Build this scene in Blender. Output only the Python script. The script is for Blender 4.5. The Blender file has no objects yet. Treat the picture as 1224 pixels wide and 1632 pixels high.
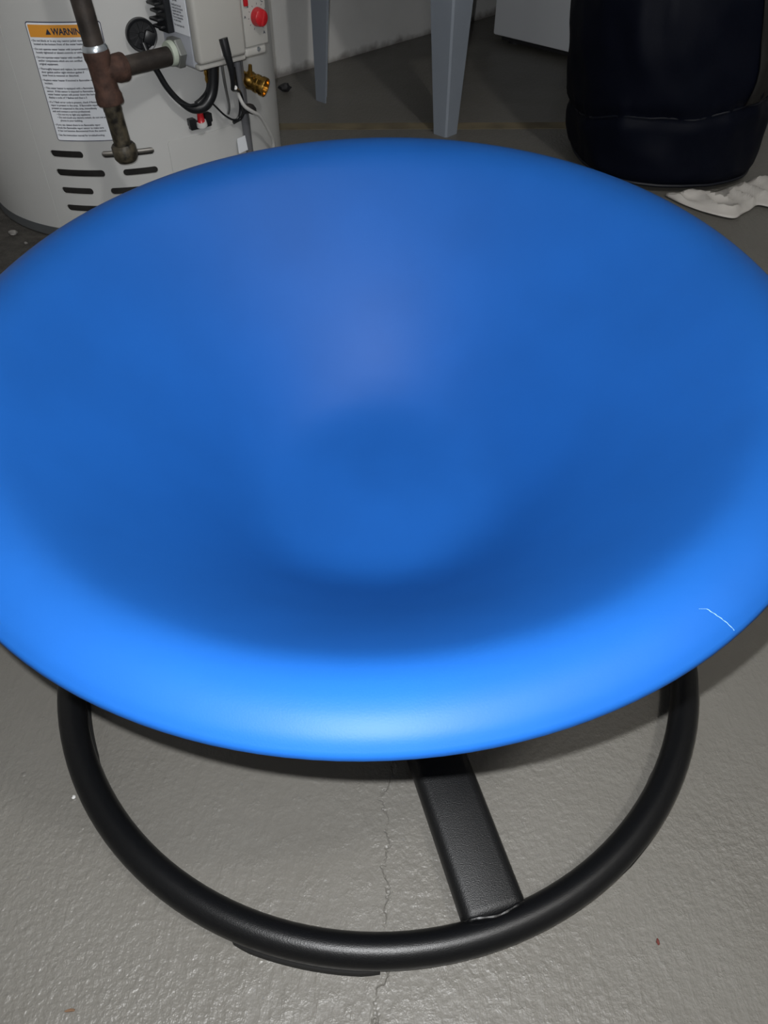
import bpy, bmesh, math, random
from mathutils import Vector, Matrix, noise
random.seed(7)
S = bpy.context.scene
COL = S.collection
PI = math.pi
R_ = math.radians

# ------------------------------------------------------------------ camera, light, exposure
CAM_H, PITCH, ROLL = 0.6538, R_(45.2), R_(0.2)
fw = Vector((0, math.cos(PITCH), -math.sin(PITCH)))
rt0 = Vector((1, 0, 0)); up0 = rt0.cross(fw)
rt = math.cos(ROLL) * rt0 + math.sin(ROLL) * up0
up = -math.sin(ROLL) * rt0 + math.cos(ROLL) * up0
eye = Vector((0, 0, CAM_H))
rot = Matrix((rt, up, -fw)).transposed()
cd = bpy.data.cameras.new('camera'); cam = bpy.data.objects.new('camera', cd); COL.objects.link(cam)
cam.matrix_world = Matrix.Translation(eye) @ rot.to_4x4()
cd.sensor_fit = 'VERTICAL'; cd.sensor_height = 36; cd.lens = 36 * 1226 / 1632
cd.clip_start = 0.02
S.camera = cam

world = bpy.data.worlds.new('world'); S.world = world; world.use_nodes = True
world.node_tree.nodes['Background'].inputs[0].default_value = (0.6, 0.7, 0.9, 1)
world.node_tree.nodes['Background'].inputs[1].default_value = 0.0

# the phone's own flash, three centimetres up and left of its lens
FLASH_W = 8.2
fl = bpy.data.lights.new('phone_flash', 'AREA'); fl.shape = 'DISK'; fl.size = 0.007
fl.energy = FLASH_W; fl.color = (0.975, 0.985, 1.0)
flo = bpy.data.objects.new('phone_flash', fl); COL.objects.link(flo)
flo.matrix_world = Matrix.Translation(eye - 0.020 * rt + 0.0218 * up) @ rot.to_4x4()

# the room's ceiling lamp (its fixture is built further down)
LAMP = Vector((0.70, -0.20, 2.13)); LAMP_W = 42.0
lp = bpy.data.lights.new('ceiling_lamp_light', 'POINT'); lp.shadow_soft_size = 0.08
lp.energy = LAMP_W; lp.color = (1.0, 0.97, 0.93)
lpo = bpy.data.objects.new('ceiling_lamp_light', lp); COL.objects.link(lpo); lpo.location = LAMP

S.view_settings.view_transform = 'Standard'; S.view_settings.look = 'None'
S.view_settings.gamma = 1; S.view_settings.use_curve_mapping = False
S.view_settings.exposure = 0.0

# ------------------------------------------------------------------ helpers
def mat(name, col, rough=.5, metal=0., spec=.5, var=0., vscale=6., bump=0., bscale=80., bdist=.002, col2=None, detail=4., coat=0.):
    m = bpy.data.materials.new(name); m.use_nodes = True
    nt = m.node_tree; N = nt.nodes; L = nt.links; b = N['Principled BSDF']
    b.inputs['Roughness'].default_value = rough; b.inputs['Metallic'].default_value = metal
    b.inputs['Specular IOR Level'].default_value = spec
    b.inputs['Base Color'].default_value = (*col, 1)
    if coat: b.inputs['Coat Weight'].default_value = coat; b.inputs['Coat Roughness'].default_value = .15
    tc = N.new('ShaderNodeTexCoord')
    if var or col2:
        n = N.new('ShaderNodeTexNoise'); n.inputs['Scale'].default_value = vscale; n.inputs['Detail'].default_value = detail
        L.new(tc.outputs['Object'], n.inputs['Vector'])
        r = N.new('ShaderNodeValToRGB'); L.new(n.outputs['Fac'], r.inputs['Fac'])
        c2 = col2 or tuple(c * (1 + var) for c in col); c1 = col if col2 else tuple(c * (1 - var) for c in col)
        r.color_ramp.elements[0].position = .35; r.color_ramp.elements[1].position = .65
        r.color_ramp.elements[0].color = (*c1, 1); r.color_ramp.elements[1].color = (*c2, 1)
        L.new(r.outputs['Color'], b.inputs['Base Color'])
    if bump:
        n = N.new('ShaderNodeTexNoise'); n.inputs['Scale'].default_value = bscale; n.inputs['Detail'].default_value = 3
        L.new(tc.outputs['Object'], n.inputs['Vector'])
        bp = N.new('ShaderNodeBump'); bp.inputs['Strength'].default_value = bump; bp.inputs['Distance'].default_value = bdist
        L.new(n.outputs['Fac'], bp.inputs['Height']); L.new(bp.outputs['Normal'], b.inputs['Normal'])
    return m

def link(name, me, m, parent=None, smooth=True, angle=40):
    o = bpy.data.objects.new(name, me); COL.objects.link(o)
    if m is not None:
        me.materials.clear(); me.materials.append(m)
    if smooth:
        for p in me.polygons: p.use_smooth = True
        try: me.set_sharp_from_angle(angle=R_(angle))
        except Exception: pass
    if parent is not None: o.parent = parent
    return o

def obj(name, bm, m, parent=None, smooth=True, angle=40):
    bmesh.ops.recalc_face_normals(bm, faces=bm.faces)
    me = bpy.data.meshes.new(name); bm.to_mesh(me); bm.free()
    return link(name, me, m, parent, smooth, angle)

def tag(o, label, cat, group=None):
    o['label'] = label; o['category'] = cat
    if group: o['group'] = group
    return o

def thing(name, label, cat, group=None):
    o = bpy.data.objects.new(name, None); COL.objects.link(o); o.empty_display_size = .05
    return tag(o, label, cat, group)

def struct(o): o['kind'] = 'structure'; return o

def frame(o, x=None, y=None, z=None):
    x, y, z = x.normalized(), y.normalized(), z.normalized()
    return Matrix.Translation(o) @ Matrix((x, y, z)).transposed().to_4x4()

def along(p, d, ref=Vector((0, 0, 1))):
    z = d.normalized()
    if abs(z.dot(ref)) > .98: ref = Vector((1, 0, 0))
    x = ref.cross(z).normalized(); y = z.cross(x)
    return frame(p, x, y, z)

def add_box(bm, lo, hi, bev=0., seg=2, M=None):
    r = bmesh.ops.create_cube(bm, size=1.0); vs = r['verts']
    for v in vs:
        v.co = Vector([(lo[i] + hi[i]) / 2 + v.co[i] * (hi[i] - lo[i]) for i in range(3)])
    if bev:
        es = list({e for v in vs for e in v.link_edges})
        rr = bmesh.ops.bevel(bm, geom=es, offset=bev, segments=seg, profile=.5, affect='EDGES')
        vs = list({v for f in rr['faces'] for v in f.verts} | {v for v in vs if v.is_valid})
    if M is not None:
        bmesh.ops.transform(bm, matrix=M, verts=vs)
    return vs

def box(name, lo, hi, m, parent=None, bev=0., seg=2, M=None):
    bm = bmesh.new(); add_box(bm, lo, hi, bev, seg, M)
    return obj(name, bm, m, parent)

def cr(P, k=6):
    """Catmull-Rom through the points"""
    P = [Vector(p) for p in P]; Q = [P[0] * 2 - P[1]] + P + [P[-1] * 2 - P[-2]]; out = []
    for i in range(1, len(Q) - 2):
        for j in range(k):
            t = j / k; a, b, c, d = Q[i-1], Q[i], Q[i+1], Q[i+2]
            out.append(.5 * ((2*b) + (c-a)*t + (2*a-5*b+4*c-d)*t*t + (3*b-a-3*c+d)*t**3))
    out.append(P[-1]); return out

def add_lathe(bm, prof, seg=48, M=None, closed=False):
    """prof: (r, z) list; r = 0 gives a pole"""
    rings = []
    for r, z in prof:
        if abs(r) < 1e-7: rings.append([bm.verts.new((0, 0, z))])
        else: rings.append([bm.verts.new((r*math.cos(2*PI*i/seg), r*math.sin(2*PI*i/seg), z)) for i in range(seg)])
    if closed: rings.append(rings[0])
    for a, b in zip(rings, rings[1:]):
        for i in range(seg):
            j = (i+1) % seg
            if len(a) == 1 and len(b) == 1: continue
            if len(a) == 1: bm.faces.new((a[0], b[i], b[j]))
            elif len(b) == 1: bm.faces.new((a[i], a[j], b[0]))
            else: bm.faces.new((a[i], a[j], b[j], b[i]))
    vs = list({v for r in rings for v in r})
    if M is not None: bmesh.ops.transform(bm, matrix=M, verts=vs)
    return vs

def lathe(name, prof, m, parent=None, seg=48, M=None, closed=False, angle=40):
    bm = bmesh.new(); add_lathe(bm, prof, seg, M, closed)
    return obj(name, bm, m, parent, True, angle)

def add_tube(bm, pts, r, seg=12, smooth=0, caps=True):
    P = cr(pts, smooth) if smooth else [Vector(p) for p in pts]
    n = len(P); rr = r if callable(r) else (lambda t: r)
    T = [(P[min(i+1, n-1)] - P[max(i-1, 0)]).normalized() for i in range(n)]
    ref = Vector((0, 0, 1)) if abs(T[0].z) < .9 else Vector((1, 0, 0))
    X = ref.cross(T[0]).normalized(); rings = []
    for i in range(n):
        X = (X - T[i] * X.dot(T[i])).normalized(); Y = T[i].cross(X); q = rr(i/(n-1))
        rings.append([bm.verts.new(P[i] + q*(math.cos(2*PI*k/seg)*X + math.sin(2*PI*k/seg)*Y)) for k in range(seg)])
    for a, b in zip(rings, rings[1:]):
        for k in range(seg):
            bm.faces.new((a[k], a[(k+1) % seg], b[(k+1) % seg], b[k]))
    if caps: bm.faces.new(rings[0]); bm.faces.new(rings[-1])

def tube(name, pts, r, m, parent=None, seg=12, smooth=0):
    bm = bmesh.new(); add_tube(bm, pts, r, seg, smooth); return obj(name, bm, m, parent)

def text_mesh(body, size, align='LEFT', bold=0., res=2):
    cu = bpy.data.curves.new('print', 'FONT'); cu.body = body; cu.size = size; cu.align_x = align
    cu.offset = bold; cu.resolution_u = res; cu.fill_mode = 'FRONT'
    o = bpy.data.objects.new('print', cu); COL.objects.link(o)
    dg = bpy.context.evaluated_depsgraph_get()
    me = bpy.data.meshes.new_from_object(o.evaluated_get(dg))
    bpy.data.objects.remove(o); bpy.data.curves.remove(cu)
    return me

def print_lines(name, lines, m, parent, fn):
    """lines: (text, size, x, y, align, bold, xscale); fn maps print plane (x, y) to the surface"""
    V, F = [], []
    for body, size, x, y, al, bold, xs in lines:
        me = text_mesh(body, size, al, bold)
        k = len(V)
        V += [fn(x + v.co.x*xs, y + v.co.y) for v in me.vertices]
        F += [[k + i for i in p.vertices] for p in me.polygons]
        bpy.data.meshes.remove(me)
    me = bpy.data.meshes.new(name); me.from_pydata(V, [], F)
    return link(name, me, m, parent, False)

# ------------------------------------------------------------------ materials
M = {}
M['blue'] = mat('blue_plastic', (0.0068, 0.067, 0.265), .50, spec=.15, var=.05, vscale=9, bump=.12, bscale=900, bdist=.0004)
M['black'] = mat('black_powder_coat', (0.0026, 0.0028, 0.0033), .34, spec=.32, bump=.3, bscale=1400, bdist=.0005)
M['beam'] = mat('black_powder_coat_coarse', (0.0040, 0.0042, 0.0046), .42, spec=.32, bump=.5, bscale=1100, bdist=.0006)
M['rubber'] = mat('black_rubber', (0.007, 0.007, 0.007), .7, spec=.3)
M['scratch'] = mat('scratched_plastic', (0.16, 0.30, 0.55), .7)
M['jacket'] = mat('heater_enamel', (0.47, 0.475, 0.47), .42, spec=.4, var=.03, vscale=4, bump=.04, bscale=60, bdist=.001)
M['skirt'] = mat('heater_base_grey', (0.07, 0.075, 0.08), .6, var=.2)
M['chamber'] = mat('dark_sheet_metal', (0.03, 0.028, 0.026), .7, metal=.3, var=.4, vscale=20)  # dark mottled metal for the chamber behind the vent slots
M['galv'] = mat('dull_steel', (0.35, 0.33, 0.30), .5, metal=.8, var=.2, vscale=30)
M['navyline'] = mat('label_border_ink', (0.012, 0.016, 0.05), .5)
M['paper'] = mat('label_white', (0.76, 0.79, 0.84), .45)
M['orange'] = mat('label_orange', (0.70, 0.30, 0.035), .45)
M['ink'] = mat('label_ink', (0.02, 0.025, 0.045), .5)
M['rust'] = mat('rusty_iron', (0.034, 0.016, 0.011), .8, metal=.1, col2=(0.085, 0.042, 0.030), vscale=60, bump=.5, bscale=220, bdist=.0015)
M['blackpipe'] = mat('black_iron_pipe', (0.022, 0.018, 0.016), .6, metal=.3, col2=(0.060, 0.048, 0.041), vscale=35, bump=.4, bscale=260, bdist=.001)
M['drip'] = mat('greasy_pipe', (0.008, 0.007, 0.006), .5, metal=.2, col2=(0.085, 0.072, 0.048), vscale=90, bump=.5, bscale=160, bdist=.0015)
M['zinc'] = mat('bright_zinc', (0.55, 0.60, 0.66), .3, metal=.9)
M['valve'] = mat('valve_grey_plastic', (0.40, 0.395, 0.375), .35, spec=.5)
M['valveside'] = mat('valve_cast_housing', (0.38, 0.40, 0.45), .4, spec=.5)
M['castgrey'] = mat('cast_metal_grey', (0.20, 0.21, 0.20), .5, metal=.5)
M['seal'] = mat('thread_seal', (0.42, 0.47, 0.40), .6)
M['bplastic'] = mat('black_plastic', (0.008, 0.009, 0.011), .38, spec=.5)
M['red'] = mat('red_plastic', (0.42, 0.012, 0.018), .25, spec=.6)
M['brass'] = mat('brass', (0.60, 0.36, 0.09), .22, metal=1.)
M['wire'] = mat('white_wire', (0.55, 0.55, 0.54), .45)
M['silver'] = mat('aluminium_tube', (0.42, 0.43, 0.44), .3, metal=.9)
M['conduit'] = mat('grey_conduit', (0.16, 0.165, 0.18), .45, metal=.4)
M['tub'] = mat('grey_moulded_plastic', (0.22, 0.25, 0.295), .5, spec=.4, var=.05, vscale=5)
M['white'] = mat('white_appliance_enamel', (0.76, 0.79, 0.83), .35, spec=.5, var=.03, vscale=3)
M['dark'] = mat('dark_plastic_base', (0.015, 0.015, 0.017), .6)
M['navy'] = mat('navy_nylon', (0.0012, 0.0022, 0.0072), .55, spec=.12, bump=.25, bscale=500, bdist=.0006)
M['navy2'] = mat('charcoal_nylon', (0.010, 0.0095, 0.0090), .55, spec=.3, bump=.25, bscale=400, bdist=.0006)
M['piping'] = mat('navy_piping', (0.004, 0.0055, 0.011), .5, spec=.3)
M['sheet'] = mat('crinkled_white_plastic', (0.50, 0.48, 0.455), .5, spec=.4)
M['stripe'] = mat('tan_strip', (0.14, 0.115, 0.07), .8, var=.25, vscale=14)
M['chip'] = mat('concrete_rubble', (0.20, 0.195, 0.185), .9, var=.4, vscale=60)
M['rustchip'] = mat('brown_flake', (0.14, 0.08, 0.045), .8)
M['redchip'] = mat('dark_red_flake', (0.10, 0.02, 0.014), .8)
M['lampglass'] = mat('opal_glass', (0.8, 0.8, 0.78), .3)

def floor_material():
    m = bpy.data.materials.new('painted_concrete'); m.use_nodes = True
    nt = m.node_tree; N = nt.nodes; L = nt.links; b = N['Principled BSDF']
    tc = N.new('ShaderNodeTexCoord'); O = tc.outputs['Object']
    def noi(sc, det=3., rough=.5, vec=None, w=None):
        n = N.new('ShaderNodeTexNoise'); n.inputs['Scale'].default_value = sc; n.inputs['Detail'].default_value = det
        n.inputs['Roughness'].default_value = rough; L.new(vec or O, n.inputs['Vector']); return n.outputs['Fac']
    def mth(op, a, b_=None, c=None, clamp=False):
        n = N.new('ShaderNodeMath'); n.operation = op; n.use_clamp = clamp
        for i, v in enumerate((a, b_, c)):
            if v is None: continue
            if isinstance(v, (int, float)): n.inputs[i].default_value = v
            else: L.new(v, n.inputs[i])
        return n.outputs[0]
    def ramp(fac, p0, c0, p1, c1):
        r = N.new('ShaderNodeValToRGB'); L.new(fac, r.inputs['Fac'])
        r.color_ramp.elements[0].position = p0; r.color_ramp.elements[1].position = p1
        r.color_ramp.elements[0].color = (*c0, 1); r.color_ramp.elements[1].color = (*c1, 1); return r.outputs['Color']
    sx = N.new('ShaderNodeSeparateXYZ'); L.new(O, sx.inputs[0]); X, Y = sx.outputs[0], sx.outputs[1]
    # paint: grey with faint blotches, browner in places
    paint = ramp(noi(2.2, 5, .6), .35, (0.120, 0.114, 0.101), .68, (0.139, 0.134, 0.121))
    # bare rough concrete around the heater's foot
    dx = mth('ADD', X, 0.62); dy = mth('SUBTRACT', Y, 1.50)
    d = mth('SQRT', mth('ADD', mth('MULTIPLY', dx, dx), mth('MULTIPLY', dy, dy)))
    d = mth('ADD', d, mth('MULTIPLY', mth('SUBTRACT', noi(6, 4), .5), .35))
    bare = mth('SUBTRACT', 1, mth('MULTIPLY', mth('SUBTRACT', d, .36), 18, clamp=True), clamp=True)
    rawc = ramp(noi(34, 6, .7), .35, (0.035, 0.032, 0.029), .72, (0.09, 0.085, 0.076))
    mx = N.new('ShaderNodeMix'); mx.data_type = 'RGBA'; L.new(bare, mx.inputs['Factor']); L.new(paint, mx.inputs['A']); L.new(rawc, mx.inputs['B'])
    # a hairline crack that wanders across the slab
    wob = mth('MULTIPLY', mth('SUBTRACT', noi(13, 5, .65), .5), .075)
    cx_ = mth('ADD', mth('ADD', X, wob), mth('MULTIPLY', mth('SUBTRACT', Y, .15), -.03))
    crack = mth('SUBTRACT', 1, mth('MULTIPLY', mth('ABSOLUTE', mth('SUBTRACT', cx_, .000)), 620), clamp=True)
    crack = mth('MULTIPLY', crack, mth('MULTIPLY', mth('SUBTRACT', noi(30, 2), .30), 5, clamp=True))
    mx2 = N.new('ShaderNodeMix'); mx2.data_type = 'RGBA'; L.new(mth('MULTIPLY', crack, .16), mx2.inputs['Factor'])
    L.new(mx.outputs['Result'], mx2.inputs['A']); mx2.inputs['B'].default_value = (0.05, 0.048, 0.045, 1)
    L.new(mx2.outputs['Result'], b.inputs['Base Color'])
    L.new(mth('ADD', mth('ADD', .34, mth('MULTIPLY', noi(9, 4), .14)), mth('MULTIPLY', bare, .5)), b.inputs['Roughness'])
    b.inputs['Specular IOR Level'].default_value = .36
    # relief: orange-peel paint over lumpy trowelled concrete; lumps come and go in patches
    patch = mth('MULTIPLY', mth('SUBTRACT', noi(3.0, 3), .42), 5.5, clamp=True)
    lumps = mth('MULTIPLY', noi(175, 2.5, .55), mth('ADD', .16, mth('MULTIPLY', patch, .80)))
    mp = N.new('ShaderNodeMapping'); mp.inputs['Rotation'].default_value = (0, 0, R_(-48)); mp.inputs['Scale'].default_value = (1, .32, 1); L.new(O, mp.inputs['Vector'])
    streak = mth('POWER', noi(120, 3, .6, mp.outputs[0]), 3)
    pits = mth('POWER', noi(60, 4, .7), 4)
    vo = N.new('ShaderNodeTexVoronoi'); vo.inputs['Scale'].default_value = 46; vo.inputs['Randomness'].default_value = 1; L.new(O, vo.inputs['Vector'])
    grit = mth('MULTIPLY', mth('SUBTRACT', 1, mth('MULTIPLY', vo.outputs['Distance'], 9), clamp=True), mth('MULTIPLY', mth('SUBTRACT', noi(21, 2), .53), 8, clamp=True))
    hgt = mth('ADD', mth('ADD', mth('MULTIPLY', lumps, 1.0), mth('MULTIPLY', streak, .75)), mth('MULTIPLY', pits, 1.2))
    hgt = mth('ADD', hgt, mth('MULTIPLY', grit, .55))
    hgt = mth('SUBTRACT', hgt, mth('MULTIPLY', crack, .4))
    hgt = mth('ADD', hgt, mth('MULTIPLY', mth('MULTIPLY', noi(48, 6, .75), bare), 5))
    bp = N.new('ShaderNodeBump'); bp.inputs['Strength'].default_value = .8; bp.inputs['Distance'].default_value = .0022
    L.new(hgt, bp.inputs['Height']); L.new(bp.outputs['Normal'], b.inputs['Normal'])
    return m

def wall_material():
    m = bpy.data.materials.new('painted_masonry'); m.use_nodes = True
    nt = m.node_tree; N = nt.nodes; L = nt.links; b = N['Principled BSDF']
    g = N.new('ShaderNodeNewGeometry'); O = g.outputs['Position']
    n1 = N.new('ShaderNodeTexNoise'); n1.inputs['Scale'].default_value = 5; n1.inputs['Detail'].default_value = 6; L.new(O, n1.inputs['Vector'])
    r = N.new('ShaderNodeValToRGB'); L.new(n1.outputs['Fac'], r.inputs['Fac'])
    r.color_ramp.elements[0].position = .3; r.color_ramp.elements[1].position = .7
    r.color_ramp.elements[0].color = (.62, .62, .61, 1); r.color_ramp.elements[1].color = (.72, .72, .71, 1)
    # dirt and flaked paint, patchy along the foot of the wall
    n2 = N.new('ShaderNodeTexNoise'); n2.inputs['Scale'].default_value = 28; n2.inputs['Detail'].default_value = 5; L.new(O, n2.inputs['Vector'])
    n3 = N.new('ShaderNodeTexNoise'); n3.inputs['Scale'].default_value = 4.5; L.new(O, n3.inputs['Vector'])
    sx = N.new('ShaderNodeSeparateXYZ'); L.new(O, sx.inputs[0])
    def mth(op, a, b_=None, clamp=False):
        n = N.new('ShaderNodeMath'); n.operation = op; n.use_clamp = clamp
        for i, v in enumerate((a, b_)):
            if v is None: continue
            if isinstance(v, (int, float)): n.inputs[i].default_value = v
            else: L.new(v, n.inputs[i])
        return n.outputs[0]
    reach = mth('MULTIPLY', mth('MULTIPLY', n3.outputs['Fac'], n2.outputs['Fac']), .075)
    dirt = mth('MULTIPLY', mth('SUBTRACT', reach, mth('SUBTRACT', sx.outputs[2], .002)), 55, clamp=True)
    mx = N.new('ShaderNodeMix'); mx.data_type = 'RGBA'; L.new(mth('MULTIPLY', dirt, .8), mx.inputs['Factor']); L.new(r.outputs['Color'], mx.inputs['A'])
    mx.inputs['B'].default_value = (.16, .145, .135, 1); L.new(mx.outputs['Result'], b.inputs['Base Color'])
    b.inputs['Roughness'].default_value = .6
    bp = N.new('ShaderNodeBump'); bp.inputs['Strength'].default_value = .6; bp.inputs['Distance'].default_value = .01
    L.new(n1.outputs['Fac'], bp.inputs['Height']); L.new(bp.outputs['Normal'], b.inputs['Normal'])
    return m
M['floor'] = floor_material(); M['wall'] = wall_material()
M['ceil'] = mat('ceiling_paint', (.5, .5, .48), .8)

# ------------------------------------------------------------------ the room; its walls stand at 46 degrees to the view
W0 = Vector((-.297, 2.308, 0)); U = Vector((.694, .72, 0)).normalized(); V_ = Vector((.72, -.694, 0)).normalized()
def room(a, b, z=0): return W0 + U * a + V_ * b + Vector((0, 0, z))
RM = frame(W0, U, -V_, Vector((0, 0, 1)))      # room frame: x along the left wall, y into it
A0, A1, B1, ZC = -3.2, 1.75, 3.6, 2.35
def rbox(name, a0, a1, b0, b1, z0, z1, m, parent=None, bev=0., seg=2):
    return box(name, (a0, -b1, z0), (a1, -b0, z1), m, parent, bev, seg, RM)

bm = bmesh.new()
add_box(bm, (-5, -4, -.12), (5, 6, 0))
struct(obj('floor', bm, M['floor'], None, False))
struct(rbox('wall_left', A0 - .1, A1 + .1, -.12, 0, 0, ZC, M['wall']))
struct(rbox('wall_back', A1, A1 + .12, 0, B1, 0, ZC, M['wall']))
struct(rbox('wall_right', A0 - .1, A1 + .1, B1, B1 + .12, 0, ZC, M['wall']))
struct(rbox('wall_front', A0 - .12, A0, 0, B1, 0, ZC, M['wall']))
struct(rbox('ceiling', A0 - .12, A1 + .12, -.12, B1 + .12, ZC, ZC + .1, M['ceil']))

# ------------------------------------------------------------------ the spinning dish seat
seat = thing('spinning_seat', 'big round bright blue plastic dish seat on a black steel ring base', 'spinning seat')
DC = Vector((-.0101, .5002, .3415)); DN = Vector((-.0259, -.0830, .9962)).normalized()
dx_ = Vector((0, 1, 0)).cross(DN).normalized(); dy_ = DN.cross(dx_)
DM = frame(DC, dx_, dy_, DN)
TOP = [(0, -.1770), (.04, -.1764), (.068, -.1745), (.088, -.1708), (.104, -.1648), (.118, -.1562), (.132, -.1450), (.150, -.1280), (.180, -.0975), (.210, -.0665),
       (.240, -.0355), (.258, -.0170), (.267, -.0082), (.274, -.0024), (.281, .0018), (.289, .0046), (.297, .0056), (.304, .0052), (.311, .0035), (.319, .0000), (.3252, -.0050)]
prof = [(p.x, p.y) for p in cr([(r, z, 0) for r, z in TOP], 4)]
def dish_z(r):
    for (r0, z0), (r1, z1) in zip(prof, prof[1:]):
        if r0 <= r <= r1: return z0 + (z1 - z0) * (r - r0) / max(r1 - r0, 1e-9)
    return prof[-1][1]
under = [(.3262, -.0085), (.3245, -.0115), (.3200, -.0105)] + [(r, z - (.0085 if .13 < r < .28 else .0062)) for r, z in reversed(TOP) if r < .3125]
lathe('dish', prof + under, M['blue'], seat, 160, DM, angle=60)
dish = seat.children[0]
# scratch on the near right of the lip
def dish_pt(r, ph, lift): return DM @ Vector((r*math.cos(ph), r*math.sin(ph), dish_z(r) + lift))
def lip_mark(r0, p0, r1, p1, w):
    bm = bmesh.new(); L_, R2 = [], []
    for i in range(15):
        t = i / 14; r = r0 + (r1 - r0)*t; ph = p0 + (p1 - p0)*t + .0005*math.sin(i*2.1)
        ww = w * (.35 + .65*abs(math.sin(i*1.9 + .5)))
        L_.append(bm.verts.new(dish_pt(r, ph - ww/r, .0004))); R2.append(bm.verts.new(dish_pt(r, ph + ww/r, .0004)))
    for i in range(14): bm.faces.new((L_[i], R2[i], R2[i+1], L_[i+1]))
    return obj('scratch', bm, M['scratch'], dish)
SCR = [(.3062, R_(-54.95), .3085, R_(-54.25), .00018), (.3085, R_(-54.25), .3240, R_(-53.0), .00030)]
for s in SCR: lip_mark(*s)

RC = Vector((-.005, .471, 0)); RR, TR = .30, .0128; RZ = TR + .006
bm = bmesh.new(); seg, k = 144, 20
rings = []
for i in range(seg):
    a = 2*PI*i/seg
    rings.append([bm.verts.new((RC.x + (RR + TR*math.cos(2*PI*j/k))*math.cos(a), RC.y + (RR + TR*math.cos(2*PI*j/k))*math.sin(a), RZ + TR*math.sin(2*PI*j/k))) for j in range(k)])
for i in range(seg):
    for j in range(k):
        bm.faces.new((rings[i][j], rings[(i+1) % seg][j], rings[(i+1) % seg][(j+1) % k], rings[i][(j+1) % k]))
obj('base_ring', bm, M['black'], seat, True, 60)
for c in (-100, -40, 20, 80, 140, 200):
    bm = bmesh.new(); cols = []
    for i in range(17):
        t = i/16; a = R_(c - 10.6 + 21.2*t); e = min(1, .35 + 6*min(t, 1-t))
        w = .0125 * (.8 + .2*e); zt = .0105
        cols.append([bm.verts.new((RC.x + r*math.cos(a), RC.y + r*math.sin(a), z)) for r, z in ((RR-w, 0), (RR+w, 0), (RR+w, zt*.75), (RR+w-.003, zt), (RR-w+.003, zt), (RR-w, zt*.75))])
    for p, q in zip(cols, cols[1:]):
        for j in range(6): bm.faces.new((p[j], p[(j+1) % 6], q[(j+1) % 6], q[j]))
    bm.faces.new(cols[0]); bm.faces.new(cols[-1])
    obj('rubber_foot', bm, M['rubber'], seat)
BD = Vector((.283, -.959, 0)).normalized(); BX = Vector((-BD.y, BD.x, 0))
BM = frame(RC + BX*.009, BX, -BD, Vector((0, 0, 1)))
box('cross_beam', (-.0255, -.2935, .0045), (.0255, .2935, .0310), M['beam'], seat, .0095, 4, BM)
for s in (-1, 1):
    pts = [(-.0262, s*.2895, .012), (-.0255, s*.2895, .022), (-.018, s*.2905, .0308), (0, s*.2935, .0314), (.018, s*.2905, .0308), (.0255, s*.2895, .022), (.0262, s*.2895, .012)]
    bm = bmesh.new(); add_tube(bm, [BM @ Vector(p) for p in pts], lambda t: .0015 + .0003*math.sin(t*70), 8, 8)
    obj('weld_bead', bm, M['black'], seat)
B0 = DC - .1825*DN
lathe('bearing_plate', [(0, .004), (.06, .004), (.062, .002), (.062, -.004), (.045, -.010), (.028, -.018), (0, -.018)], M['black'], seat, 40, frame(B0, dx_, dy_, DN))
tube('pivot_post', [RC + Vector((0, 0, .024)), RC + Vector((0, .004, .07)), B0 - .05*DN, B0 - .006*DN], .024, M['black'], seat, 20, 6)

# ------------------------------------------------------------------ the water heater
heater = thing('water_heater', 'tall pale grey gas water heater with an orange warning label beside the wall', 'water heater')
H = Vector((-.505, 1.634, 0)); RH = .29
def cyl(deg, z, r=RH): return Vector((H.x + r*math.cos(R_(deg)), H.y + r*math.sin(R_(deg)), z))
def add_plate(bm, d0, d1, z0, z1, r0, r1, corner=.003, n=None):
    """a plate bent round the tank from radius r0 to r1, with rounded corners"""
    w = R_(d1 - d0)*r1; c = min(corner, w/2, (z1-z0)/2)
    xs = []
    for i in range(9):
        t = PI/2*i/8; xs.append(c*(1 - math.cos(t)))
    m_ = max(2, int(w/.006)); xs += [c + (w - 2*c)*i/m_ for i in range(1, m_)]
    xs += [w - c*(1 - math.cos(PI/2*i/8)) for i in range(8, -1, -1)]
    cols = []
    for x in xs:
        e = min(x, w - x); dz = 0 if e >= c else c - math.sqrt(max(0, c*c - (c - e)**2))
        d = d0 + (d1 - d0)*x/w
        zl, zh = z0 + dz, z1 - dz
        if zh - zl < 1e-5: zl, zh = zl - 1e-5, zl + 1e-5
        cols.append([bm.verts.new(p) for p in (cyl(d, zl, r0), cyl(d, zh, r0), cyl(d, zh, r1), cyl(d, zl, r1))])
    for p, q in zip(cols, cols[1:]):
        for j in range(4): bm.faces.new((p[j], p[(j+1) % 4], q[(j+1) % 4], q[j]))
    bm.faces.new(cols[0]); bm.faces.new(cols[-1])
def plate(name, d0, d1, z0, z1, r0, r1, m, parent, corner=.003):
    bm = bmesh.new(); add_plate(bm, d0, d1, z0, z1, r0, r1, corner); return obj(name, bm, m, parent, True, 30)

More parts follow.
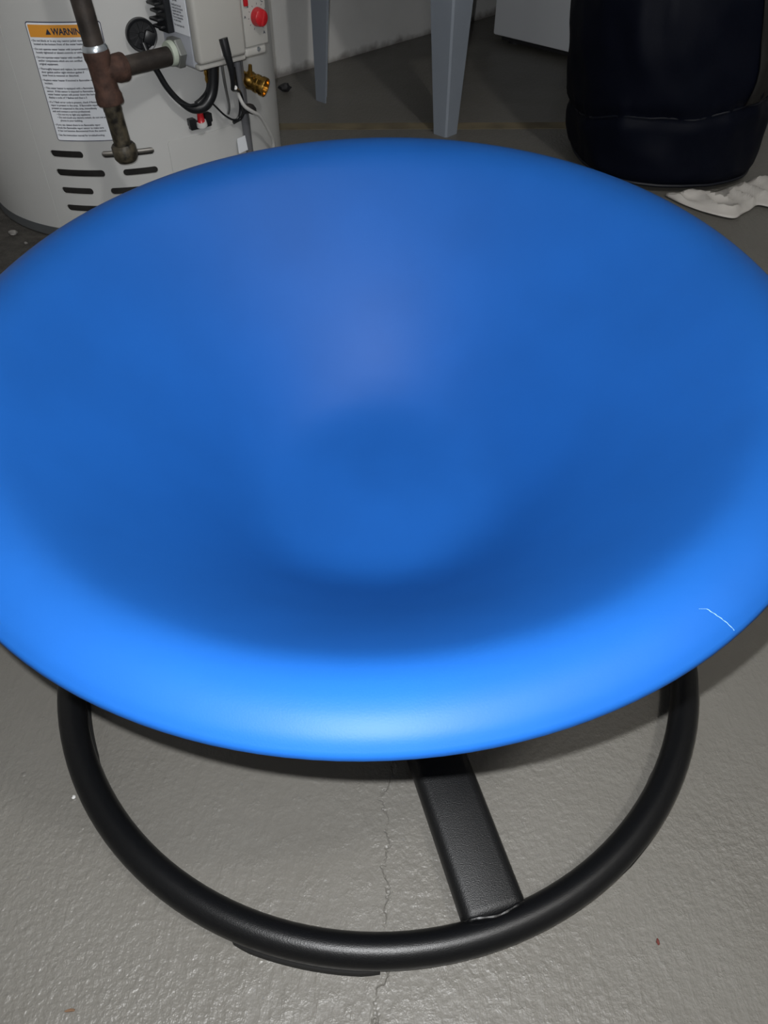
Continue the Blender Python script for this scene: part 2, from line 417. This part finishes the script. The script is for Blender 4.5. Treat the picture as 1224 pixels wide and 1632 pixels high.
HT = frame(H, Vector((1, 0, 0)), Vector((0, 1, 0)), Vector((0, 0, 1)))
jk = lathe('jacket', [(RH, .020), (RH, .2), (RH, .6), (RH, 1.38), (RH - .003, 1.38), (RH - .003, .6), (RH - .003, .2), (RH - .003, .020)], M['jacket'], None, 160, HT, closed=True)
SL = [(-102.6, -91.2, .1490, .1605), (-102.4, -85.5, .1175, .1295), (-102.3, -91.0, .0870, .0985), (-102.3, -85.5, .0560, .0675),
      (-85.0, -67.8, .1490, .1605), (-79.4, -67.8, .1175, .1290), (-85.0, -67.8, .0870, .0985), (-79.4, -67.8, .0560, .0675)]
bm = bmesh.new()
for d0, d1, z0, z1 in SL: add_plate(bm, d0, d1, z0, z1, RH - .02, RH + .02, .0058)
cut = obj('cut', bm, None, None, False)
bo = jk.modifiers.new('slots', 'BOOLEAN'); bo.operation = 'DIFFERENCE'; bo.solver = 'EXACT'; bo.object = cut
bpy.context.view_layer.update()
dg = bpy.context.evaluated_depsgraph_get()
nm = bpy.data.meshes.new_from_object(jk.evaluated_get(dg))
bpy.data.objects.remove(jk); bpy.data.objects.remove(cut)
nm.name = 'jacket'; jk = link('jacket', nm, M['jacket'], heater, True, 30)
lathe('base_skirt', [(0, .0), (RH - .004, .0), (RH + .0005, .003), (RH + .0005, .020), (RH - .004, .021), (0, .021)], M['skirt'], heater, 96, HT)
lathe('burner_chamber', [(0, .022), (.262, .022), (.262, .36), (0, .36)], M['chamber'], heater, 64, HT)
tube('burner_manifold', [cyl(d, .152, .274) for d in range(-92, -60, 3)], .0055, M['galv'], heater, 10)
lathe('top_cap', [(0, 1.40), (.2, 1.40), (RH - .01, 1.392), (RH + .002, 1.382), (RH + .002, 1.372), (RH - .004, 1.37)], M['skirt'], heater, 96, HT)
lathe('flue_pipe', [(.05, 1.40), (.11, 1.42), (.11, 1.47), (.05, 1.56), (.05, 2.349), (0, 2.349)], M['galv'], heater, 32, HT)
# jacket seam to the left of the slots
bm = bmesh.new(); add_plate(bm, -107.6, -107.2, .024, 1.36, RH - .001, RH + .0006, .0003); obj('jacket_seam', bm, M['jacket'], heater)
# access panel under the gas valve
plate('access_panel', -62.9, -27.5, .045, .1665, RH - .001, RH + .0015, M['jacket'], heater, .006)

# warning label
lab = plate('warning_label', -98.4, -75.9, .1770, .3495, RH - .0005, RH + .0006, M['navyline'], heater, .004)
plate('label_paper', -98.15, -76.15, .1783, .3482, RH, RH + .0010, M['paper'], lab, .003)
plate('label_header', -97.7, -76.6, .3290, .3457, RH, RH + .0014, M['orange'], lab, .0006)
def on_label(x, y): return cyl(-98.4 + math.degrees(x / RH), .3495 - y, RH + .0018)
def Ln(t, x, y, s=.00335, al='LEFT', b=.00011, xs=.93): return (t, s, x, y, al, b, xs)
# y counts down from the label's top; text baseline
lines = [("WARNING", .0122, .0388, .0167, 'LEFT', .0004, .86)]
rows = [(0, "\u2022 Do not block or in any way restrict jacket openings"), (1, "located at the bottom front of the water heater."), (None, 0),
        (0, "\u2022 Do not operate water heater with jumpered,"), (1, "loosely tightened or absent controls or wiring."), (None, 0),
        (0, "\u2022 Do not operate water heater with modified"), (1, "and/or components which are not certified"), (1, "original equipment."), (None, 0),
        (0, "\u2022 Thoroughly inspect and replace, (as necessary)"), (1, "door gasket and/or sight window gasket if"), (1, "inner front is removed or disturbed."), (None, 0),
        (0, "\u2022 Replace water heater if involved in flammable vapor"), (1, "incident."), (None, 0),
        (0, "\u2022 This water heater is equipped with a flammable vapor"), (1, "sensor.  If this sensor is exposed to flammable vapors"), (1, "water heater system will power down the burner"), (1, "display a code of 7 flashes and then a 3"), (None, 0),
        (0, "\u2022 If a 7 flash error code is present, check if flammable"), (1, "vapor is present in the area.  If flammable vapor is"), (1, "present or suspected in the area, immediately"), (1, "exit and contact a service professional."),
        (2, "\u2022 Do not try to light any appliance."), (2, "\u2022 Do not touch any electric switch; do not use any"), (3, "phone in your building."), (None, 0),
        (0, "\u2022 If you can detect there is no flammable vapor"), (1, "check the flammable vapor sensor to make sure"), (1, "it has not become disconnected from the control."), (None, 0),
        (0, "\u2022 See the instruction manual for troubleshooting."),]
y = .0262
for ind, t in rows:
    if ind is None: y += .0022; continue
    lines.append(Ln(t, .0032 + .0026*min(ind, 1) + .0055*(ind >= 2) + .0035*(ind == 3), y, .00385, xs=1.02)); y += .00462
flip = [(t, s, x, -yy, al, b, xs) for t, s, x, yy, al, b, xs in lines]
print_lines('label_print', flip, M['ink'], lab, lambda x, yy: on_label(x, -yy))
# the alert triangle before the heading
me = bpy.data.meshes.new('alert_triangle')
tri = [(.0290, .0167), (.0375, .0167), (.03325, .0087)]
me.from_pydata([on_label(*p) for p in tri], [], [(0, 1, 2)]); link('alert_triangle', me, M['ink'], lab, False)

# valve frame: s along the tank's side, n outward, z up
Nv = Vector((math.cos(R_(-45)), math.sin(R_(-45)), 0)); Tv = Vector((-Nv.y, Nv.x, 0))
VM = frame(H, Tv, -Nv, Vector((0, 0, 1)))
def vp(s, n, z): return H + Tv*s + Nv*(RH + n) + Vector((0, 0, z))
def vbox(name, s0, s1, n0, n1, z0, z1, m, parent, bev=0., seg=2):
    return box(name, (s0, -(RH + n1), z0), (s1, -(RH + n0), z1), m, parent, bev, seg, VM)
ZV0, ZV1 = .2865, .435
valve = vbox('gas_valve_body', -.0640, .0690, -.02, .0700, ZV0, ZV1, M['valveside'], heater, .006, 3)
cover = vbox('valve_cover', -.0640, .0255, .0660, .0865, .2955, ZV1 - .002, M['valve'], valve, .006, 3)
vbox('valve_lip', -.0635, .0270, .0660, .0800, .2870, .2950, M['valve'], valve, .003, 2)
panel = vbox('dial_panel', .0262, .0715, .0300, .0845, .3045, ZV1 - .004, M['valve'], valve, .002, 2)
vbox('mounting_ear', .0262, .0700, .0500, .0805, .2885, .3040, M['valve'], valve, .005, 3)
lathe('screw', [(0, .0015), (.003, .0015), (.0036, 0), (.0036, -.003), (0, -.003)], M['zinc'], valve, 16, along(vp(.053, .0805, .2975), Nv))
# red temperature dial with its grip, red button above
dial = lathe('red_dial', [(0, .013), (.009, .0125), (.0118, .0105), (.0130, .004), (.0134, 0), (.0134, -.002), (0, -.002)], M['red'], valve, 40, along(vp(.0540, .0850, .3430), Nv))
box('dial_grip', (-.0028, -.0105, .011), (.0028, .0105, .0165), M['red'], dial, .0022, 2, along(vp(.0540, .0850, .3430), Nv) @ Matrix.Rotation(R_(-20), 4, 'Z'))
vbox('red_button', .0285, .0362, .0840, .0885, .3605, .3760, M['red'], valve, .0015, 2)
# dial markings
Lm = []
def on_panel(x, y_): return vp(.0540 + x, .0849, .3430 + y_)
for ang in range(-150, 151, 30):
    q = R_(90 - ang); Lm.append((q, .0165))
bm = bmesh.new()
for q, r in Lm:
    c, s_ = math.cos(q), math.sin(q)
    if r*c > .0162 or r*c < -.0255: continue
    pts = [(c*r - s_*.0004, s_*r + c*.0004), (c*r + s_*.0004, s_*r - c*.0004), (c*(r+.0024) + s_*.0004, s_*(r+.0024) - c*.0004), (c*(r+.0024) - s_*.0004, s_*(r+.0024) + c*.0004)]
    bm.faces.new([bm.verts.new(on_panel(*p)) for p in pts])
obj('dial_tick_print', bm, M['ink'], panel, False)
# knurled letters round the dial: C, B, A, HOT and a pointer, all small
for row in [("C", .006, .0085, .0185, 'LEFT', .0002, 1), ("B", .005, -.0190, .0150, 'LEFT', .0002, 1), ("A", .005, -.0262, .0015, 'LEFT', .0002, 1), ("A", .006, .0080, -.0245, 'LEFT', .0002, 1)]:
    print_lines('dial_letter', [row], M['ink'], panel, on_panel)
# recess, black plug and cable
vbox('plug_recess', -.0245, -.0125, .0850, .0870, .3020, .3250, M['wire'], valve, .0010, 2)
plug = tube('sensor_plug', [vp(-.0188, .0885, .3265), vp(-.0180, .0905, .3140), vp(-.0168, .0915, .3030)], lambda t: .0072 - .0005*t, M['bplastic'], valve, 16, 4)
tube('plug_boot', [vp(-.0168, .0915, .3040), vp(-.0135, .0920, .2850), vp(-.0095, .0870, .2650), vp(-.007, .080, .2500)], lambda t: .0062 - .0032*t, M['bplastic'], plug, 14, 5)
# printed sticker on the valve's left cheek
st = vbox('instruction_sticker', -.0646, -.0636, .0285, .0685, .3325, .4300, M['paper'], valve, .0003, 1)
SM = lambda x, y_: vp(-.0649, .0295 + x, .428 + y_)
sl_ = []; yy = -.004
txt = ["CAUTION", "Do not use this control", "with pipe sealant", "other than gas type.", "", "IMPORTANT", "Read the manual", "before lighting", "the main burner.", "", "Keep the wiring harness", "clear of hot surfaces", "and check all parts", "for gas leaks", "", "Install per the local", "codes and the manual", "supplied with this", "water heater control", "Do not disassemble", "no parts inside", "", "For natural gas only"]
for t in txt:
    if not t: yy -= .0022; continue
    sl_.append((t, .0040, .0020, yy, 'LEFT', .0001, .80)); yy -= .00405
print_lines('sticker_print', sl_, M['ink'], st, SM)
# black finned heat sink behind the cheek, hex inlet boss
bm = bmesh.new(); add_box(bm, (-.075, -(RH + .026), .331), (-.060, -(RH - .002), .43), .001, 1, VM)
fins = obj('heat_sink', bm, M['bplastic'], valve)
for i in range(9):
    z = .3365 + i*.0105
    vbox('fin', -.0830 - .004*(i % 2), -.068, -.004, .020, z, z + .0042, M['bplastic'], fins, .0012, 1)
lathe('inlet_boss', [(0, .0), (.021, .0), (.0225, .002), (.0225, .012), (.019, .014), (0, .014)], M['castgrey'], valve, 6, along(vp(-.0765, .030, .3060), Tv), angle=20)
lathe('thread_ring', [(0, -.006), (.0165, -.006), (.0178, -.003), (.0178, .003), (0, .003)], M['seal'], valve, 28, along(vp(-.0785, .030, .3060), Tv))
# black round vent cap left of the valve
cm = along(cyl(-64.8, .3270, RH), cyl(-64.8, 0, 1) - H)
capo = lathe('vent_cap', [(0, .004), (.0190, .004), (.0195, .0095), (.0225, .0105), (.0235, .009), (.0235, -.004), (0, -.004)], M['bplastic'], heater, 40, cm, angle=25)
for i in range(11):
    a = 2*PI*i/11
    box('cap_rib', (.004, -.0008, .003), (.0185, .0008, .0075), M['bplastic'], capo, 0, 1, cm @ Matrix.Rotation(a, 4, 'Z'))
box('cap_latch', (.003, -.0085, .003), (.021, .0105, .0120), M['bplastic'], capo, .003, 2, cm @ Matrix.Rotation(R_(-25), 4, 'Z'))
lathe('cap_hub', [(0, .009), (.0042, .009), (.005, .007), (.005, .002)], M['bplastic'], capo, 16, cm)
# thick black cable loop, thin cables
def hp(deg, z, off): return cyl(deg, z, RH + off)
tube('cable_loop', [hp(-65.0, .318, .012), hp(-64, .295, .018), hp(-62.5, .276, .018), hp(-60.5, .252, .018), hp(-57.5, .230, .018), hp(-54.0, .2155, .018), hp(-50.5, .2150, .020), hp(-47.5, .2280, .022), hp(-46.0, .2500, .024), hp(-45.0, .2950, .028)], lambda t: .0048 + .0045*max(0, min(1, (t - .45)*4)), M['bplastic'], heater, 14, 6)
tube('cable_strand', [hp(-64.2, .305, .012), hp(-62.0, .262, .016), hp(-59.0, .2360, .020), hp(-55.5, .2240, .024), hp(-52.5, .2230, .026)], .0021, M['bplastic'], heater, 8, 6)
tube('sensor_lead', [hp(-47.8, .2640, .020), hp(-47.6, .2480, .020), hp(-48.5, .2370, .020), hp(-51.0, .2290, .022), hp(-53.0, .2245, .022)], lambda t: .0017, M['bplastic'], heater, 8, 6)
lathe('sensor_bead', [(0, .010), (.0028, .009), (.0034, .004), (.0024, 0), (.0034, -.005), (.002, -.010), (0, -.011)], M['brass'], heater, 14, along(hp(-47.6, .2590, .020), Vector((0, 0, 1))))
tube('thin_lead', [hp(-47.5, .2215, .016), hp(-44.5, .2060, .010), hp(-41.5, .1890, .010), hp(-38.5, .1780, .012), hp(-36.5, .1790, .014), hp(-35.8, .1960, .018), hp(-36.5, .2250, .022), hp(-37.5, .2620, .026)], .0017, M['bplastic'], heater, 8, 6)
tube('black_lead', [vp(-.007, .080, .2520), hp(-37.8, .2250, .034), hp(-36.4, .2000, .030), hp(-35.2, .1880, .022), hp(-35.0, .1760, .012), hp(-38.0, .1720, .009)], .0030, M['bplastic'], heater, 10, 6)
tube('white_wire', [vp(-.004, .084, .2530), hp(-40.5, .2340, .044), hp(-38.2, .2080, .042), hp(-35.0, .1930, .040), hp(-30.5, .1780, .034), hp(-26.0, .1560, .026), hp(-21.5, .1300, .020), hp(-17.5, .1050, .014), hp(-15, .06, .004)], .0031, M['wire'], heater, 10, 6)
tube('pilot_tube', [hp(-41.5, .2900, .02), hp(-41.0, .2500, .018), hp(-39.8, .2250, .012), hp(-38.8, .2000, .008), hp(-38.6, .1860, .002)], .0024, M['silver'], heater, 10, 6)
tube('grey_conduit', [hp(-34.5, .2950, .016), hp(-34.2, .2500, .016), hp(-33.6, .2000, .014), hp(-32.5, .1550, .010), hp(-31.5, .1100, .008), hp(-31.0, .0650, .004)], .0066, M['conduit'], heater, 14, 6)
tube('conduit_cover', [hp(-31.6, .2880, .010), hp(-31.0, .2200, .008), hp(-30.2, .1500, .005), hp(-29.5, .0650, .003)], .0042, M['conduit'], heater, 12, 6)
tube('cable_tie', [hp(-36.0, .1945, .026), hp(-33.4, .1930, .029), hp(-31.0, .1860, .022)], .0078, M['dark'], heater, 10, 4)
# igniter clip with a red tip, paper tag
clip = plate('igniter_clip', -54.6, -46.8, .1780, .1905, RH, RH + .008, M['bplastic'], heater, .002)
bm = bmesh.new(); add_plate(bm, -54.9, -52.6, .1840, .1960, RH, RH + .010, .0015); add_plate(bm, -49.0, -46.5, .1850, .1990, RH, RH + .010, .0015); obj('clip_wings', bm, M['bplastic'], clip)
lathe('igniter_boot', [(0, .0185), (.0040, .018), (.0056, .010), (.0062, .000), (.0085, -.003), (0, -.003)], M['red'], clip, 16, along(hp(-50.6, .1905, .0085), Vector((.0, -.1, 1))))
lathe('igniter_base', [(0, .004), (.0085, .004), (.0095, 0), (.0095, -.004), (0, -.004)], M['wire'], clip, 20, along(hp(-50.6, .1860, .0085), Vector((0, -.25, 1))))
tg = plate('paper_tag', -37.4, -31.8, .1180, .1440, RH + .0095, RH + .0102, M['paper'], heater, .002)
# brass drain valve on the right flank
br = lathe('drain_valve', [(0, .020), (.0125, .020), (.0130, .024), (.0155, .024), (.0160, .022), (.0160, .016), (.0145, .015), (.0145, .011), (.0152, .010), (.0152, .005), (.0140, .003), (.0140, -.002), (.0150, -.004), (.0150, -.012), (.010, -.016), (.010, -.03), (0, -.03)], M['brass'], heater, 28, along(hp(-28.3, .2270, .020), Vector((.75, -.25, -.25))), angle=30)
tube('drain_stem', [hp(-29.5, .2280, .018), hp(-29.5, .2420, .020), hp(-29.5, .2560, .022)], lambda t: .0052 - .0022*t, M['brass'], br, 12)

# ------------------------------------------------------------------ the gas pipe
gp = thing('gas_pipe', 'rusty black iron gas pipe with tee dropping beside the heater\'s warning label', 'pipe')
PX = H + Tv*(-.2008) + Nv*.3196; ZT = .3030
def pz(z, lean=0.): return Vector((PX.x + lean*(ZT - z)*.0, PX.y, z))
PA = Vector((-.065, 0, 1)).normalized(); PMx = lambda z: along(pz(z), PA)
lathe('drop_pipe', [(0, .03), (.0145, .03), (.0145, 2.045), (0, 2.045)], M['blackpipe'], gp, 28, PMx(ZT))
lathe('zinc_collar', [(0, .0355), (.0150, .0365), (.0160, .0365), (.0184, .0320), (.0184, .0285), (0, .0285)], M['zinc'], gp, 28, PMx(ZT))
bm = bmesh.new()
add_lathe(bm, [(0, .029), (.0185, .029), (.0190, .026), (.0190, .019), (.0174, .013), (.0172, 0), (.0174, -.016), (.0178, -.026), (.0198, -.031), (.0200, -.041), (.0192, -.043), (0, -.043)], 32, PMx(ZT))
add_lathe(bm, [(0, 0), (.0175, 0), (.0178, .020), (.0196, .025), (.0200, .036), (.0192, .038), (0, .038)], 32, along(pz(ZT), Tv))
obj('tee_fitting', bm, M['rust'], gp)
lathe('branch_pipe', [(0, .03), (.0135, .03), (.0135, .124), (0, .124)], M['blackpipe'], gp, 28, along(pz(ZT), Tv))
lathe('drip_leg', [(0, -.04), (.0138, -.04), (.0138, -.052), (.0132, -.054), (.0132, -.112), (0, -.112)], M['drip'], gp, 28, PMx(ZT))
lathe('pipe_cap', [(0, -.102), (.0165, -.102), (.0190, -.105), (.0190, -.118), (.0182, -.123), (.0140, -.1285), (.0070, -.1305), (0, -.131)], M['drip'], gp, 28, PMx(ZT))

# ------------------------------------------------------------------ the laundry tub on tapered legs
tub = thing('laundry_tub', 'grey moulded plastic laundry tub, its tapered legs standing before the wall', 'laundry tub')
TA0, TA1, TB0, TB1, TZ = -.045, .535, .206, .618, .44
def tub_leg(a, b, sa, sb):
    """an L-section leg, its corner on the outside, widening upward"""
    bm = bmesh.new(); th = .004; lv = []
    for z, w, o_ in ((0, .038, 0), (.02, .040, 0), (.22, .060, .0), (TZ + .02, .083, .0)):
        P = [(0, 0), (w, 0), (w, th), (th + .006, th), (th, th + .006), (th, w), (0, w), ]
        c = .004
        P = [(c, 0), (w, 0), (w, th), (th + .004, th), (th, th + .004), (th, w), (0, w), (0, c)]
        lv.append([bm.verts.new(room(a + sa*(p + o_), b + sb*(q + o_), z)) for p, q in P])
    for p, q in zip(lv, lv[1:]):
        n = len(p)
        for j in range(n): bm.faces.new((p[j], p[(j+1) % n], q[(j+1) % n], q[j]))
    bm.faces.new(lv[0]); bm.faces.new(lv[-1])
    return obj('leg', bm, M['tub'], tub, True, 25)
tub_leg(-.0105, TB1, 1, -1); tub_leg(TA0, TB0, 1, 1); tub_leg(TA1 + .02, TB1, -1, -1); tub_leg(TA1 - .035, TB0, -1, 1)
bm = bmesh.new()
lv = []
def tring(a0, a1, b0, b1, z): return [bm.verts.new(room(a, b, z)) for a, b in ((a0, b0), (a1, b0), (a1, b1), (a0, b1))]
lv = [tring(TA0 + .03, TA1 - .03, TB0 + .03, TB1 - .03, TZ), tring(TA0 - .01, TA1 + .01, TB0 - .02, TB1 + .02, .80), tring(TA0 - .035, TA1 + .035, TB0 - .045, TB1 + .045, .81),
      tring(TA0 - .035, TA1 + .035, TB0 - .045, TB1 + .045, .85), tring(TA0 + .01, TA1 - .01, TB0 + .01, TB1 - .01, .85), tring(TA0 + .05, TA1 - .05, TB0 + .05, TB1 - .05, .47)]
bm.faces.new(lv[0]); bm.faces.new(lv[-1])
for p, q in zip(lv, lv[1:]):
    for j in range(4): bm.faces.new((p[j], p[(j+1) % 4], q[(j+1) % 4], q[j]))
obj('basin', bm, M['tub'], tub, False)
for b_ in (TB0 + .005, TB1 - .009): rbox('apron', TA0 + .01, TA1 - .01, b_, b_ + .004, TZ - .02, TZ + .05, M['tub'], tub)
tube('drain_pipe', [room(.23, .40, TZ + .01), room(.23, .40, .40), room(.23, .36, .385), room(.23, .25, .39), room(.23, .004, .39)], .02, M['white'], tub, 16, 4)

# ------------------------------------------------------------------ the washing machine beyond it
wm = thing('washing_machine', 'white enamelled washing machine standing near the wall behind the navy bag', 'washing machine')
WA0, WB0 = .687, .20
rbox('cabinet', WA0, WA0 + .68, WB0, WB0 + .66, .022, .92, M['white'], wm, .006, 2)
rbox('plinth', WA0 + .02, WA0 + .66, WB0 + .02, WB0 + .64, .008, .0225, M['dark'], wm)
for a in (.05, .63):
    for b in (.05, .61):
        lathe('foot', [(0, 0), (.02, 0), (.02, .006), (.008, .008), (.008, .012), (0, .012)], M['dark'], wm, 16, Matrix.Translation(room(WA0 + a, WB0 + b)))
rbox('lid', WA0 + .03, WA0 + .65, WB0 + .14, WB0 + .63, .9195, .932, M['white'], wm, .004, 2)
rbox('control_panel', WA0 + .01, WA0 + .67, WB0 + .01, WB0 + .12, .9195, 1.06, M['white'], wm, .01, 2)

# ------------------------------------------------------------------ the navy bag
bag = thing('laundry_bag', 'bulging dark navy fabric bag standing upright in front of the washing machine', 'bag')
BC = Vector((.600, 1.755, 0)); BR = .190
def bag_pt(ph, z, off=0., wr=1.):
    # outline: flat rounded foot, slightly swelling, drawn in at the neck
    e = .035
    if z < e: r = BR - .040 + .040*math.sqrt(max(0, 1 - ((e - z)/e)**2))
    elif z < .5: r = BR + .012*math.sin((z - e)/.465*PI)
    else: r = BR - (BR - .07)*((z - .5)/.25)**1.6
    sq = (abs(math.cos(ph))**3.0 + abs(math.sin(ph))**3.0)**(-1/3.0)
    r *= .55 + .45*sq if z < .5 else 1
    lean = Vector((-.10*max(0, z - .03), .0, 0))
    p = Vector((math.cos(ph), math.sin(ph), 0))
    q = BC + p*r
    w = noise.noise(Vector((q.x*9, q.y*9, z*5)))*.010 + noise.noise(Vector((q.x*26 + 4, q.y*26, z*17)))*.0045 + (1 - abs(noise.noise(Vector((q.x*11 + 9, q.y*11, z*9 + ph))))*2)*.004
    zs = .128 + .030*math.sin(ph + R_(135)) + .006*math.sin(ph*5)               # a gathered seam runs round the bag here
    g = math.exp(-((z - zs)/.012)**2)
    w += -.007*g + .0035*math.exp(-((z - zs - .012)/.014)**2)*math.sin(ph*58 + 3*math.sin(ph*7))
    k = min(1, z/.03)
    return q + p*(w*k*wr + off) + lean + Vector((0, 0, z))
bm = bmesh.new(); nph, zl = 128, [0, .002, .006, .012, .02, .03] + [.04 + .0085*i for i in range(55)] + [.52 + .02*i for i in range(12)]
rings = [[bm.verts.new(bag_pt(2*PI*i/nph, z)) for i in range(nph)] for z in zl]
for a, b in zip(rings, rings[1:]):
    for i in range(nph): bm.faces.new((a[i], a[(i+1) % nph], b[(i+1) % nph], b[i]))
bm.faces.new(rings[0]); bm.faces.new(rings[-1])
obj('bag_body', bm, M['navy'], bag, True, 80)
bm = bmesh.new()
add_tube(bm, [bag_pt(2*PI*i/60, .128 + .030*math.sin(2*PI*i/60 + R_(135)) + .006*math.sin(2*PI*i/12) + .001*math.sin(i*5), .0005 + .0012*math.sin(i*3.1)) for i in range(30, 61)], .0018, 6, 3)
obj('seam', bm, M['piping'], bag)
bm = bmesh.new(); add_tube(bm, [bag_pt(2*PI*i/60, .014, .001) for i in range(61)], .0032, 6, 2); obj('bottom_piping', bm, M['piping'], bag)
# lighter flap on the right-hand flank
bm = bmesh.new(); g_ = []
for j in range(15):
    t = j/14; row = []
    for i in range(17):
        s_ = i/16; z = .165 + .30*t + .02*s_*(1 - t)
        row.append(bm.verts.new(bag_pt(R_(-64 + 90*s_) + .04*math.sin(t*7), z, .004 + .003*noise.noise(Vector((s_*5, t*6, 2))))))
    g_.append(row)
for a, b in zip(g_, g_[1:]):
    for i in range(16): bm.faces.new((a[i], a[i+1], b[i+1], b[i]))
fo = obj('side_flap', bm, M['navy2'], bag)
so = fo.modifiers.new('thickness', 'SOLIDIFY'); so.thickness = .003; so.offset = -1
tube('neck_cord', [bag_pt(2*PI*i/24, .715, .003) for i in range(25)], .006, M['piping'], bag, 8, 2)

# ------------------------------------------------------------------ crumpled white sheet on the floor
def sheet():
    # outline on the floor: near edge and far edge, left tip to the right
    near = cr([(.566, 1.548, 0), (.590, 1.512, 0), (.622, 1.472, 0), (.668, 1.443, 0), (.690, 1.462, 0), (.712, 1.478, 0), (.737, 1.502, 0), (.770, 1.486, 0), (.83, 1.47, 0), (.90, 1.46, 0), (.97, 1.50, 0)], 5)
    far = cr([(.570, 1.556, 0), (.606, 1.556, 0), (.645, 1.562, 0), (.684, 1.578, 0), (.720, 1.598, 0), (.752, 1.617, 0), (.790, 1.640, 0), (.830, 1.640, 0), (.88, 1.62, 0), (.94, 1.61, 0), (1.00, 1.58, 0)], 5)
    bm = bmesh.new(); n, m = len(near), 22; rows = []
    for i in range(n):
        row = []
        for j in range(m):
            t = j/(m-1); p = near[i].lerp(far[i], t)
            e = min(1, min(t, 1-t)*5, i/5 + .15, (n-1-i)/4 + .15)
            q = Vector((p.x*22 + p.y*10, p.y*13 - p.x*4, 0))
            rid = 1 - abs(noise.noise(q))*2; rid2 = 1 - abs(noise.noise(q*2.3 + Vector((7, 3, 1))))*2
            z = .0015 + e*(.004 + .010*max(0, rid)**2 + .003*max(0, rid2)**2) + .003*(noise.noise(q*.5) + .6)
            j2 = Vector((noise.noise(q + Vector((9, 0, 4))), noise.noise(q + Vector((0, 8, 2))), 0))*.006
            row.append(bm.verts.new(p + j2 + Vector((0, 0, max(.0012, z)))))
        rows.append(row)
    for a, b in zip(rows, rows[1:]):
        for j in range(m-1): bm.faces.new((a[j], a[j+1], b[j+1], b[j]))
    o = obj('plastic_sheet', bm, M['sheet'], None, True, 28)
    sm = o.modifiers.new('thickness', 'SOLIDIFY'); sm.thickness = .0008; sm.offset = 1
    return o
tag(sheet(), 'crumpled white plastic sheet lying on the floor beside the navy bag', 'plastic sheet')

# ------------------------------------------------------------------ thin flat tan strip across the floor, crumbs and rubble
bm = bmesh.new(); a_, b_ = [], []
for i in range(41):
    x = -.30 + .86*i/40; y = 1.940 + .02*(x + .3) + .002*noise.noise(Vector((x*9, 0, 0)))
    h_ = .021 + .002*noise.noise(Vector((x*22, 5, 0)))
    a_.append([bm.verts.new((x, y - h_, 0)), bm.verts.new((x, y - h_, .0008)), bm.verts.new((x, y + h_, .0008)), bm.verts.new((x, y + h_, 0))])
for p, q in zip(a_, a_[1:]):
    for j in range(4): bm.faces.new((p[j], p[(j+1) % 4], q[(j+1) % 4], q[j]))
bm.faces.new(a_[0]); bm.faces.new(a_[-1])
tag(obj('floor_strip', bm, M['stripe'], None, False), 'thin tan strip across the dark floor behind the blue dish', 'stripe')

def crumb(name, p, sx, sy, sz, rz, m, label, cat, group=None, seed=0):
    bm = bmesh.new(); bmesh.ops.create_icosphere(bm, subdivisions=2, radius=1)
    for v in bm.verts:
        d = 1 + .45*noise.noise(v.co*1.7 + Vector((seed, seed*2, 0)))
        v.co = Vector((v.co.x*sx*d, v.co.y*sy*d, v.co.z*sz*d))
    lo = min(v.co.z for v in bm.verts)
    for v in bm.verts: v.co.z -= lo
    o = obj(name, bm, m, None, True, 35); o.location = p; o.rotation_euler.z = rz
    tag(o, label, cat, group); return o
FLAKES = [('paint_flake', (-.2267, .1364, 0), .0042, .0010, .0012, .15, 'rustchip', 'tiny curved brown flake on the floor, lower left of the ring', 'flake'),
          ('paint_flake', (.2120, .1829, 0), .0012, .0024, .0012, 0, 'redchip', 'tiny dark red flake on the floor, lower right of the ring', 'flake'),
          ('paint_flake', (-.2701, .2961, 0), .0016, .0016, .001, 0, 'wire', 'tiny white speck on the floor just left of the black ring', 'flake')]
for i, (n_, p, sx, sy, sz, rz, mm, lb, ct) in enumerate(FLAKES): crumb(n_, p, sx, sy, sz, rz, M[mm], lb, ct, None, i)
CHIPS = [(-.690, 1.372, .0085, 'largest pale concrete chip against the heater\'s dark base skirt'), (-.748, 1.425, .006, 'pale concrete chip farthest left beside the heater\'s foot'),
         (-.655, 1.335, .004, 'tiny grey concrete chip just in front of the heater\'s foot'), (-.712, 1.345, .0035, 'tiny grey concrete chip on the rough floor at the left edge')]
for i, (x, y, s_, lb) in enumerate(CHIPS): crumb('concrete_chip', (x, y, 0), s_, s_*.7, s_*.55, i*1.3, M['chip'], lb, 'rubble', 'concrete chips by the heater', i + 3)

crumb('debris_lump', (-.262, 2.195, 0), .016, .012, .010, .4, M['dark'], 'small black lump of debris on the dark floor between heater and wall', 'debris', None, 11)

# ------------------------------------------------------------------ the lamp on the ceiling (above the frame)
lamp = thing('ceiling_lamp', 'round white ceiling lamp over the blue dish seat', 'lamp')
lathe('lamp_base', [(0, 2.349), (.13, 2.349), (.13, 2.325), (.11, 2.310), (.05, 2.300), (.05, 2.285), (0, 2.285)], M['white'], lamp, 40, Matrix.Translation((LAMP.x, LAMP.y, 0)))
b_ = M['lampglass'].node_tree.nodes['Principled BSDF']; b_.inputs['Emission Color'].default_value = (1, .96, .9, 1); b_.inputs['Emission Strength'].default_value = 20
lathe('bulb', [(0, .058), (.013, .056), (.015, .045)] + [(.045*math.sin(PI*i/16), .045*math.cos(PI*i/16)) for i in range(4, 16)] + [(0, -.045)], M['lampglass'], lamp, 32, Matrix.Translation((LAMP.x, LAMP.y, 2.262)))
